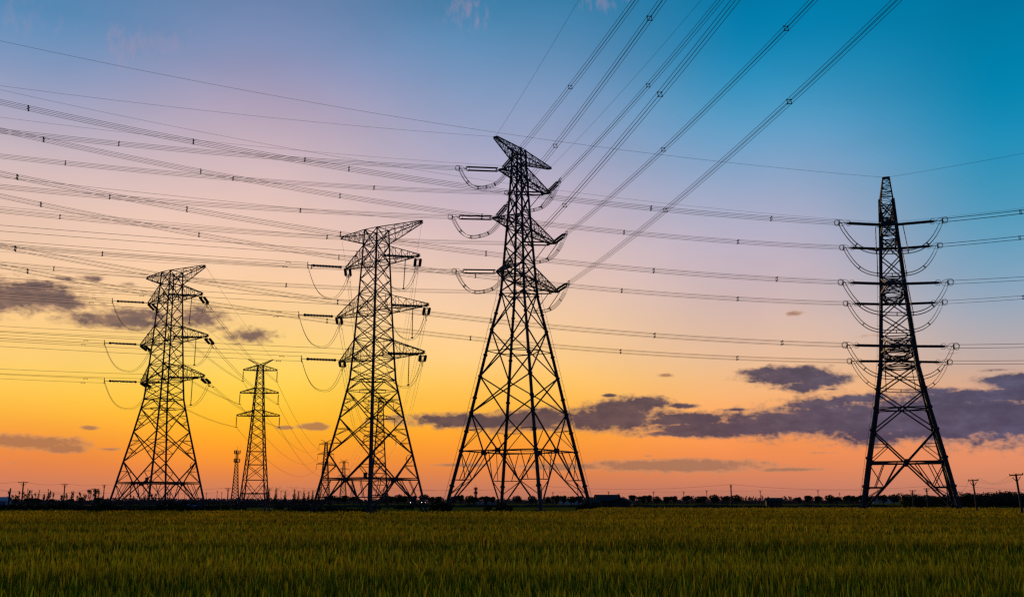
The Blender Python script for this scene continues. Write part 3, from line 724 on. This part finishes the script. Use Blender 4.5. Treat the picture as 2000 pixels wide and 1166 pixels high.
for u, h, s, D in ((592, 1.35, 1.6, 139), (612, 1.6, 1.6, 139), (634, 1.3, 1.4, 139), (664, 1.2, 1.6, 139), (700, 1.1, 1.5, 139), (722, 1.3, 1., 139)):
    plant('bush', u, D, None, 'low ragged scrub by the left feet of the angle pylon', 'bush', 'scrub by the angle pylon', s, h)
plant('bush', 861, 210, None, 'round dark bush at the left foot of the tallest pylon', 'bush', None, .95, 2.0)
plant('bush', 953, 215, None, 'small round bush between the left feet of the tallest pylon', 'bush', None, .6, 1.25)
plant('bush', 984, 203, None, 'low bush around the second foot of the tallest pylon', 'bush', None, .9, 1.6)
plant('bush', 1150, 207, None, 'wide dark clump of bushes at the right foot of the tallest pylon', 'bush', None, 1.0, 1.9)

# ------------------------------------------------------------------ utility poles and their lines
def pole(u, v, D, label, arm=0., w=.3, lean=0., group='utility poles along the horizon'):
    p = sight(u, 985, D); h = sight(u, v, D)[2]
    r = empty('utility_pole', (p[0], p[1], 0), 0, label, 'pole', group); r.rotation_euler = (0, lean, random.uniform(-.2, .2))
    b = MB(); b.bar((0, 0, -.1), (0, 0, h), w * 1.15, 8, w * .85); b.build('shaft', M['wood'], r)
    if arm:
        b = MB(); b.box((0, -.12, h - .12), arm, .12, .14); b.bar((-arm * .3, -.05, h - .35), (0, 0, h - .9), .08); b.bar((arm * .3, -.05, h - .35), (0, 0, h - .9), .08); b.build('crossarm', M['wood'], r)
        for x in (-arm * .47, 0, arm * .47):
            b = MB(); ribbed(b, (x, -.12, h - .05), (x, -.12, h + .1), .03, .06, 2, 6); b.build('insulator', M['glass'], r)
    return np.array([p[0], p[1], h + .15])
P1 = pole(42, 941, 270, 'T-topped pole tallest at the far left', 2.4, .34)
P2 = pole(123.5, 945, 292, 'pole with a short crossarm in the middle of the left wood', 1.6, .3)
P3 = pole(201, 947, 320, 'thin pole left of the leftmost pylon', 1.0, .28)
P4 = pole(184.5, 954, 250, 'shorter T-topped pole beside the tall bush', 1.6, .28)
P5 = pole(253, 948, 345, 'pole seen between the left legs of the leftmost pylon', 1.2, .3)
P6 = pole(444, 953, 300, 'T-topped pole left of the telecom mast', 1.8, .3)
pole(15.5, 953, 240, 'short thick leaning post by the pale building', 0, .34, R(3))
pole(1129, 943.5, 210, 'thin bare pole by the right foot of the tallest pylon', 0, .16)
PA = pole(1058, 950, 240, 'pole beside the third leg of the tallest pylon', 0, .22)
PB = pole(1429, 947, 232, 'sharp tall pole standing alone right of the dark house', .5, .3)
PC = pole(1852, 947, 250, 'pole with two arms hidden behind the right leg of the right-hand pylon', 2.0, .26)
pole(1784, 957, 240, 'T-topped pole left of the right legs of the right-hand pylon', 1.4, .26); pole(1812, 953, 230, 'T-topped pole beside the inner right leg of the right-hand pylon', 1.3, .26)
PD = pole(1908, 936, 150, 'tall T-topped pole standing in front of the tree row on the right', 1.35, .22, R(-3.2))
PE = pole(1996, 925, 133, 'T-topped pole cut by the right edge of the picture', 1.5, .25, R(-4))
sm = []
for u, v in ((790, 961), (835, 968), (1080, 961), (1189, 960), (1208, 964), (1277, 960), (1336, 960), (1381, 958), (1486, 958), (1599, 957), (1717, 957), (1835, 957), (1955, 957)):
    sm.append(pole(u, v, 400, 'tiny thin pole in the far line along the horizon', .9, .22, 0, 'tiny far poles'))
for u, v in ((35, 958), (52, 955), (60, 957), (75, 957), (92, 955), (330, 962), (347, 958), (360, 957), (402, 962), (423, 959), (432, 961), (548, 958), (1641, 962)):
    pole(u, v, 480, 'tiny faint pole sticking up from the far wood', .6, .2, 0, 'tiny poles in the far wood')
def pl(label, p, q, sag, w=.05): wire('pole_line', label, 'lines between the utility poles', span(p, q, sag, 26), w)
off = lambda u, v, D: sight(u, v, D)
pl('pole wire between the far-left T-topped pole and the left edge', off(-90, 945, 265), P1, .3)
pl('pole wire from the far-left T-topped pole to the next pole right', P1, P2, .55)
pl('pole wire across the left wood towards the leftmost pylon', P2, P3, .4)
pl('pole wire passing behind the leftmost pylon', P3, P5, .3)
pl('lower pole wire dipping across the left wood', off(-40, 944, 260), P4, 1.9)
pl('pole wire from behind the leftmost pylon to the pole by the telecom mast', P5, P6, 1.)
pl('pole wire running right from the pole by the telecom mast', P6, off(640, 957, 300), .5)
pl('lowest pole wire across the left wood', off(-40, 957, 330), off(420, 962, 350), .5)
pl('long pole wire behind the feet of the angle pylon', off(560, 951, 330), off(900, 957, 260), .5)
pl('pole wire reaching the pole beside the tallest pylon from the left', off(760, 953, 240), PA, .8)
pl('long sagging wire from the pole by the tallest pylon to the sharp tall pole', PA, PB, .9)
pl('long sagging wire from the sharp tall pole to behind the right-hand pylon', PB, PC, 1.15)
pl('pole wire from the right-hand pylon to the right edge', PC, off(2080, 955, 255), .5)
for a, b_ in zip(sm[2:-1], sm[3:]): pl('faint short wire between two tiny far poles', a, b_, .3, .045)
for k in (-.6, 0, .6):
    pl(('front' if k < 0 else 'middle' if k == 0 else 'rear') + ' of the three wires sagging between the two right-hand T-topped poles', PD + [k, -.1, 0], PE + [k, -.1, 0], 1.0, .03)
for k in (-.6, .6): pl(('left' if k < 0 else 'right') + ' wire dropping left from the T-topped pole in front of the right trees', PC + [k, 0, 0], PD + [k, 0, 0], 2.4, .03)

# ------------------------------------------------------------------ buildings
def house(name, label, u, D, w, d, hw, hr, wall, roof, rz=0., wins=3, cat='house'):
    p = sight(u, 985, D); r = empty(name, (p[0], p[1], 0), rz, label, cat)
    b = MB(); b.box((0, 0, hw / 2), w, d, hw); k = len(b.v)
    b.v += [(-w / 2, -d / 2, hw), (-w / 2, d / 2, hw), (-w / 2, 0, hr), (w / 2, -d / 2, hw), (w / 2, d / 2, hw), (w / 2, 0, hr)]; b.f += [(k, k + 2, k + 1), (k + 3, k + 4, k + 5)]
    b.build('wall', wall, r)
    b = MB(); e = .35; s = (hr - hw) / (d / 2)
    for sg in (-1, 1):
        k = len(b.v); y1, z1 = sg * (d / 2 + e), hw - s * e
        b.v += [(-w / 2 - e, 0, hr + .05), (w / 2 + e, 0, hr + .05), (w / 2 + e, y1, z1 + .05), (-w / 2 - e, y1, z1 + .05), (-w / 2 - e, 0, hr + .2), (w / 2 + e, 0, hr + .2), (w / 2 + e, y1, z1 + .18), (-w / 2 - e, y1, z1 + .18)]
        b.f += [(k, k + 1, k + 2, k + 3), (k + 4, k + 5, k + 6, k + 7), (k + 2, k + 3, k + 7, k + 6), (k + 1, k + 2, k + 6, k + 5), (k, k + 3, k + 7, k + 4)]
    b.build('roof', roof, r)
    for i in range(wins):
        x = -w / 2 + w * (i + .5) / wins; b = MB(); b.box((x, -d / 2 - .02, hw * .55), min(1.1, w / wins * .5), .06, hw * .36); b.build('window', M['window'], r)
    return r
house('farmhouse', 'dark gabled farmhouse on the horizon right of the tallest pylon', 1186, 290, 6.4, 6, 2.1, 3.5, M['wall_dark'], M['roof'], .05)
house('farmhouse', 'low brick annex with a small gable at the right end of the dark farmhouse', 1216, 284, 3.4, 5, 1.7, 2.7, M['wall_dark'], M['roof'], R(70), 2)
house('lean_to', 'low dark lean-to touching the left end of the dark farmhouse', 1157, 286, 3.6, 4, 1.5, 2.3, M['wall_dark'], M['roof'], .02, 2, 'shed')
house('field_shed', 'small dark blue-walled shed with a pale corner, right of the sharp tall pole', 1511, 320, 4.4, 3.4, 2.0, 2.7, M['wall_dark'], M['roof'], -.1, 3, 'shed')
house('pale_building', 'pale blue low building at the far left edge', 0, 330, 4.6, 4, 2.0, 2.9, M['wall_blue'], M['wall_pale'], .1, 4, 'building')
for u, D, w, h, lb in ((1712, 900, 8, 5.6, 'pale far building behind the right-hand pylon, left of the pair'), (1738, 900, 12, 5.2, 'pale far building behind the right-hand pylon, right of the pair'), (1962, 900, 8, 7.2, 'pale far building peeking over the right tree row'),
                    (940, 520, 5, 1.9, 'tiny pale building left of the tallest pylon'), (1122, 560, 16, 2.6, 'long low pale building behind the right foot of the tallest pylon'), (958, 520, 4, 2.0, 'tiny pale hut between the left feet of the tallest pylon')):
    house('far_building', lb, u, D, w, 6, h * .8, h, M['wall_pale'], M['roof'], random.uniform(-.2, .2), 3, 'building')
b = house('blue_shelter', 'small blue-roofed shelter right of the bushes under the leftmost pylon', 377, 260, 2.2, 2, .8, 1.15, M['wall_dark'], M['wall_blue'], .1, 1, 'shelter')
row([1172, 1183, 1196, 1206, 1219], 969, 971, 300, 'dark tree crowding behind the roof of the dark farmhouse', 'trees around the dark farmhouse', 'broad_tree', (.8, 1.))
# two cars with their lamps lit on the far road
def car(u, D, label, rz):
    p = sight(u, 985, D); r = empty('car', (p[0], p[1], .8), rz, label, 'car', 'cars on the far road')
    b = MB(); k = 0
    prof = [(-2.1, .35), (-2.1, .85), (-1.3, .95), (-.7, 1.42), (.8, 1.45), (1.6, .98), (2.1, .9), (2.1, .35)]
    b.v = [(x, y * .82, z) for y in (-1, 1) for x, z in prof]; n = len(prof); b.f = [tuple(range(n)), tuple(range(2 * n - 1, n - 1, -1))] + [(i, (i + 1) % n, n + (i + 1) % n, n + i) for i in range(n)]
    b.build('body', M['car'], r)
    for x in (-1.3, 1.3):
        for y in (-.78, .78):
            b = MB(); b.bar((x, y - .1, .33), (x, y + .1, .33), .66, 12); b.build('wheel', M['rubber'], r)
    for y in (-.55, .55):
        b = MB(); b.bar((-2.1, y, .7), (-2.16, y, .7), .15, 8); b.build('headlight', M['lamp'], r)
car(809, 322, 'dark car with lit lamps on the far road, left of the two', R(80)); car(829.5, 322, 'dark car with lit lamps on the far road, right of the two', R(84))

# ------------------------------------------------------------------ sky, clouds and light
ROWS = [0, 100, 200, 300, 400, 500, 600, 700, 750, 800, 850, 900, 940, 977]
SKY = {0: [(78, 135, 178), (120, 148, 188), (163, 162, 190), (206, 184, 188), (229, 194, 178), (246, 206, 172), (254, 205, 142), (255, 209, 112), (255, 204, 86), (253, 184, 62), (243, 148, 62), (235, 132, 72), (215, 130, 95), (200, 130, 112)],
 500: [(108, 132, 172), (128, 144, 184), (175, 160, 186), (205, 182, 190), (228, 194, 184), (250, 208, 180), (255, 208, 150), (255, 214, 110), (255, 210, 80), (255, 196, 52), (255, 172, 38), (253, 146, 48), (222, 130, 80), (200, 128, 108)],
 1000: [(55, 128, 170), (95, 142, 184), (135, 157, 194), (162, 166, 196), (200, 180, 195), (226, 195, 188), (245, 205, 170), (255, 205, 132), (255, 196, 92), (255, 182, 62), (255, 163, 46), (250, 143, 60), (220, 132, 90), (198, 126, 110)],
 1500: [(2, 122, 168), (5, 130, 178), (62, 150, 192), (116, 160, 198), (164, 171, 198), (192, 176, 192), (212, 185, 180), (238, 193, 155), (248, 188, 130), (252, 172, 105), (250, 150, 80), (240, 140, 85), (215, 132, 100), (192, 124, 110)],
 2000: [(0, 122, 165), (0, 128, 172), (5, 138, 182), (40, 145, 186), (75, 155, 190), (110, 160, 190), (150, 165, 185), (190, 168, 160), (215, 168, 140), (230, 160, 120), (240, 150, 105), (235, 145, 105), (215, 138, 108), (188, 126, 114)]}
for _u in SKY: SKY[_u] = SKY[_u][:11] + [tuple(round(c * k) for c in col) for col, k in zip(SKY[_u][11:], (.985, .965, .95))]
CLOUDS = {  # bearing (u, v), half width, half height, strength
 'bank': ((86, 76, 92), [(920, 822, 150, 15, 1), (1050, 820, 110, 23, 1), (1215, 798, 75, 21, 1), (1200, 818, 140, 24, 1), (1330, 820, 95, 14, 1), (1390, 838, 160, 17, 1), (1330, 846, 90, 10, 1), (1530, 825, 140, 30, 1), (1640, 815, 130, 40, 1), (1760, 817, 150, 46, 1), (1880, 818, 160, 48, 1), (1990, 825, 140, 42, 1), (1870, 776, 110, 15, 1), (1930, 790, 60, 10, 1), (1680, 778, 60, 10, 1), (1600, 790, 70, 12, 1), (1270, 785, 40, 12, 1), (1950, 722, 40, 6, .6), (1860, 690, 60, 6, .3), (1985, 750, 60, 16, 1), (1940, 775, 70, 12, .9), (1820, 764, 60, 10, .9), (1600, 742, 60, 16, 1), (1470, 745, 40, 6, .6),
                    (1540, 733, 85, 19, 1), (1570, 755, 55, 12, .9), (1490, 726, 55, 11, .9), (1970, 742, 65, 11, 1), (1985, 768, 75, 15, 1), (1190, 772, 16, 4, .9), (1335, 793, 40, 7, .8), (1440, 800, 45, 5, .7), (1620, 760, 60, 6, .5)]),
 'left': ((92, 80, 98), [(70, 582, 125, 26, 1), (0, 580, 80, 36, 1), (60, 560, 70, 12, 1), (120, 592, 65, 15, 1), (225, 625, 100, 18, 1), (270, 615, 65, 14, 1), (182, 544, 30, 9, .75), (130, 545, 34, 6, .6), (385, 622, 55, 24, .95), (490, 655, 55, 18, .95), (440, 640, 60, 14, .55), (250, 556, 40, 8, .4)]),
 'low': ((150, 100, 84), [(60, 864, 95, 13, 1), (125, 876, 40, 9, 1), (0, 860, 50, 9, 1), (612, 833, 32, 7, 1), (556, 835, 24, 5, .8), (1310, 909, 200, 14, .95), (1100, 911, 130, 9, .9), (905, 908, 70, 5, .8), (1550, 917, 90, 6, .8), (175, 835, 18, 5, .8), (210, 877, 45, 7, .5), (30, 905, 60, 6, .4), (1300, 733, 20, 5, .8), (1550, 612, 30, 10, .55), (1265, 890, 22, 4, .6), (1600, 884, 60, 4, .5), (1700, 655, 80, 10, .25)]),
}
def world():
    w = bpy.data.worlds.new('World'); SC.world = w; w.use_nodes = True; nt = w.node_tree; nt.nodes.clear(); L = nt.links.new; N = nt.nodes.new
    def math_(op, a, b=None, c=None, clamp=False):
        n = N('ShaderNodeMath'); n.operation = op; n.use_clamp = clamp
        for i, x in enumerate((a, b, c)):
            if x is None: continue
            if hasattr(x, 'is_linked'): L(x, n.inputs[i])
            else: n.inputs[i].default_value = x
        return n.outputs[0]
    def smooth(x, a, b, lo=0., hi=1.):
        n = N('ShaderNodeMapRange'); n.interpolation_type = 'SMOOTHSTEP'; L(x, n.inputs[0])
        for i, val in zip((1, 2, 3, 4), (a, b, lo, hi)): n.inputs[i].default_value = val
        return n.outputs[0]
    def mix(f, a, b):
        n = N('ShaderNodeMix'); n.data_type = 'RGBA'
        for s, x in ((n.inputs[0], f), (n.inputs[6], a), (n.inputs[7], b)):
            if hasattr(x, 'is_linked'): L(x, s)
            else: s.default_value = x
        return n.outputs[2]
    tc = N('ShaderNodeTexCoord'); nv = N('ShaderNodeVectorMath'); nv.operation = 'NORMALIZE'; L(tc.outputs['Generated'], nv.inputs[0])
    sp = N('ShaderNodeSeparateXYZ'); L(nv.outputs[0], sp.inputs[0])
    az = math_('ARCTAN2', sp.outputs[0], sp.outputs[1]); el = math_('ARCSINE', sp.outputs[2])
    emin, emax = R(-1), R(60); f = math_('DIVIDE', math_('SUBTRACT', el, emin), emax - emin, None, True)
    def ramp(stops):
        n = N('ShaderNodeValToRGB'); cr = n.color_ramp; cr.interpolation = 'B_SPLINE'
        stops = sorted(stops); cr.elements[0].position = stops[0][0]; cr.elements[0].color = stops[0][1]; cr.elements[1].position = stops[-1][0]; cr.elements[1].color = stops[-1][1]
        for p, c in stops[1:-1]: e = cr.elements.new(p); e.color = c
        L(f, n.inputs[0]); return n.outputs[0]
    cols = []
    zen = {0: (60, 110, 160), 500: (70, 110, 155), 1000: (25, 100, 145), 1500: (0, 92, 138), 2000: (0, 88, 132)}
    for u, cs in SKY.items():
        st = [((elaz(u, v)[0] - emin) / (emax - emin), srgb(c)) for v, c in zip(ROWS, cs)]; st.append((.75, srgb(zen[u]))); st.append((1., srgb((8, 62, 105))))
        st.append((0., srgb((90, 60, 50)))); cols.append((elaz(u, 600)[1], ramp(st)))
    c = cols[0][1]
    for (a0, _), (a1, r) in zip(cols[:-1], cols[1:]): c = mix(smooth(az, a0, a1), c, r)
    back = ramp([(0, srgb((60, 55, 60))), (.017, srgb((92, 80, 98))), (.15, srgb((88, 92, 125))), (.4, srgb((50, 88, 135))), (.75, srgb((20, 70, 118))), (1, srgb((8, 62, 105)))])
    c = mix(smooth(math_('ABSOLUTE', az), R(31), R(95)), c, back)
    # coordinates on the sky sphere, in degrees
    cv = N('ShaderNodeCombineXYZ'); L(math_('MULTIPLY', az, 57.2958), cv.inputs[0]); L(math_('MULTIPLY', el, 57.2958), cv.inputs[1]); P = cv.outputs[0]
    def noise(scale, detail, sx, sy, rough=.6, off=0.):
        m = N('ShaderNodeMapping'); m.inputs['Scale'].default_value = (sx, sy, 1); m.inputs['Location'].default_value = (off, off * .7, 0); L(P, m.inputs[0])
        n = N('ShaderNodeTexNoise'); n.inputs['Scale'].default_value = scale; n.inputs['Detail'].default_value = detail; n.inputs['Roughness'].default_value = rough; L(m.outputs[0], n.inputs[0]); return n.outputs['Fac']
    # soft unevenness of the clear sky and a few pink wisps high up
    nz = noise(.12, 4, .6, 1.2, .55, 3.); c2 = N('ShaderNodeHueSaturation'); L(c, c2.inputs['Color']); L(smooth(nz, .3, .7, .955, 1.045), c2.inputs['Value']); c = c2.outputs[0]
    for u, v, ru, rv, k in ((912, 18, 60, 45, .26), (240, 90, 45, 55, .22), (310, 85, 80, 40, .15), (1180, 0, 60, 30, .22), (25, 30, 90, 40, .12)):
        e_, a_ = elaz(u, v); d = N('ShaderNodeVectorMath'); d.operation = 'SUBTRACT'; L(P, d.inputs[0]); d.inputs[1].default_value = (math.degrees(a_), math.degrees(e_), 0)
        s = N('ShaderNodeVectorMath'); s.operation = 'MULTIPLY'; L(d.outputs[0], s.inputs[0]); s.inputs[1].default_value = (34.9 / ru, 34.9 / rv, 0)
        l = N('ShaderNodeVectorMath'); l.operation = 'LENGTH'; L(s.outputs[0], l.inputs[0])
        g = smooth(math_('SUBTRACT', math_('ADD', l.outputs[1], math_('MULTIPLY', noise(1.3, 6, 1.6, .7, .7, u), 5.)), 2.2), 1.2, -.3, 0., k); c = mix(g, c, srgb((205, 150, 165)))
    nA = noise(.55, 8, .55, 1.3, .62, 11.); nB = noise(1.5, 6, .7, 1.3, .6, 5.); nC = noise(3.2, 5, .75, 1.2, .62, 23.)
    for gi, (nm, (col, els)) in enumerate(CLOUDS.items()):
        F = None
        for u, v, ru, rv, k in els:
            e_, a_ = elaz(u, v); d = N('ShaderNodeVectorMath'); d.operation = 'SUBTRACT'; L(P, d.inputs[0]); d.inputs[1].default_value = (math.degrees(a_), math.degrees(e_), 0)
            s = N('ShaderNodeVectorMath'); s.operation = 'MULTIPLY'; L(d.outputs[0], s.inputs[0]); s.inputs[1].default_value = (34.9 / ru / 1.18, 34.9 / rv / 1.18, 0)
            l = N('ShaderNodeVectorMath'); l.operation = 'LENGTH'; L(s.outputs[0], l.inputs[0]); o = math_('SUBTRACT', k * 1.0, l.outputs[1])
            if k < 1: o = math_('SUBTRACT', o, (1 - k) * .15)
            F = o if F is None else math_('MAXIMUM', F, o)
        amp = {'bank': (.8, .5), 'left': (.95, .6), 'low': (.6, .45)}[nm]
        F = math_('ADD', F, math_('MULTIPLY', math_('SUBTRACT', nA, .5), amp[0] * 1.6)); F = math_('ADD', F, math_('MULTIPLY', math_('SUBTRACT', nB, .5), amp[1] * 1.7)); F = math_('ADD', F, math_('MULTIPLY', math_('SUBTRACT', nC, .5), amp[1] * 1.5))
        al = smooth(F, {'bank': -.1, 'left': -.08, 'low': -.05}[nm], {'bank': .5, 'left': .68, 'low': .5}[nm], 0., {'bank': .96, 'left': .9, 'low': .8}[nm])
        base = srgb(col)
        if nm == 'bank':
            bc = mix(smooth(az, R(2), R(27)), srgb((98, 76, 80)), srgb((76, 80, 112)))
            bc = mix(smooth(math_('ADD', math_('MULTIPLY', nA, .6), math_('MULTIPLY', nB, .4)), .36, .62), bc, mix(smooth(az, R(2), R(27)), srgb((68, 57, 73)), srgb((52, 58, 90))))
        elif nm == 'left': bc = mix(smooth(math_('ADD', math_('MULTIPLY', nA, .5), math_('MULTIPLY', nB, .5)), .36, .62), srgb((116, 88, 88)), srgb((62, 55, 76)))
        else: bc = mix(smooth(az, R(-5), R(12)), srgb((150, 98, 72)), srgb((140, 98, 84)))
        rim = math_('MULTIPLY', math_('MULTIPLY', al, math_('SUBTRACT', 1., al)), .55)
        c = mix(al, c, bc); c = mix(rim, c, srgb((255, 196, 140)))
    bg = N('ShaderNodeBackground'); L(c, bg.inputs[0]); bg.inputs[1].default_value = 1.; out = N('ShaderNodeOutputWorld'); L(bg.outputs[0], out.inputs[0])
    w.cycles.sampling_method = 'MANUAL'; w.cycles.sample_map_resolution = 512
world()
sun_d = bpy.data.lights.new('sun', 'SUN'); sun_d.energy = 1.5; sun_d.angle = R(4); sun_d.color = (1, .6, .28)
sun = bpy.data.objects.new('sun', sun_d); COL.objects.link(sun)
dv = Vector((math.sin(R(-15)), math.cos(R(-15)), math.tan(R(4)))); sun.rotation_euler = dv.to_track_quat('Z', 'Y').to_euler()

SC.view_settings.view_transform = 'Standard'; SC.view_settings.look = 'None'; SC.view_settings.exposure = 0; SC.view_settings.gamma = 1
SC.cycles.use_denoising = False; SC.cycles.filter_width = 1.35; SC.cycles.max_bounces = 4; SC.cycles.use_adaptive_sampling = False
SC.render.film_transparent = False
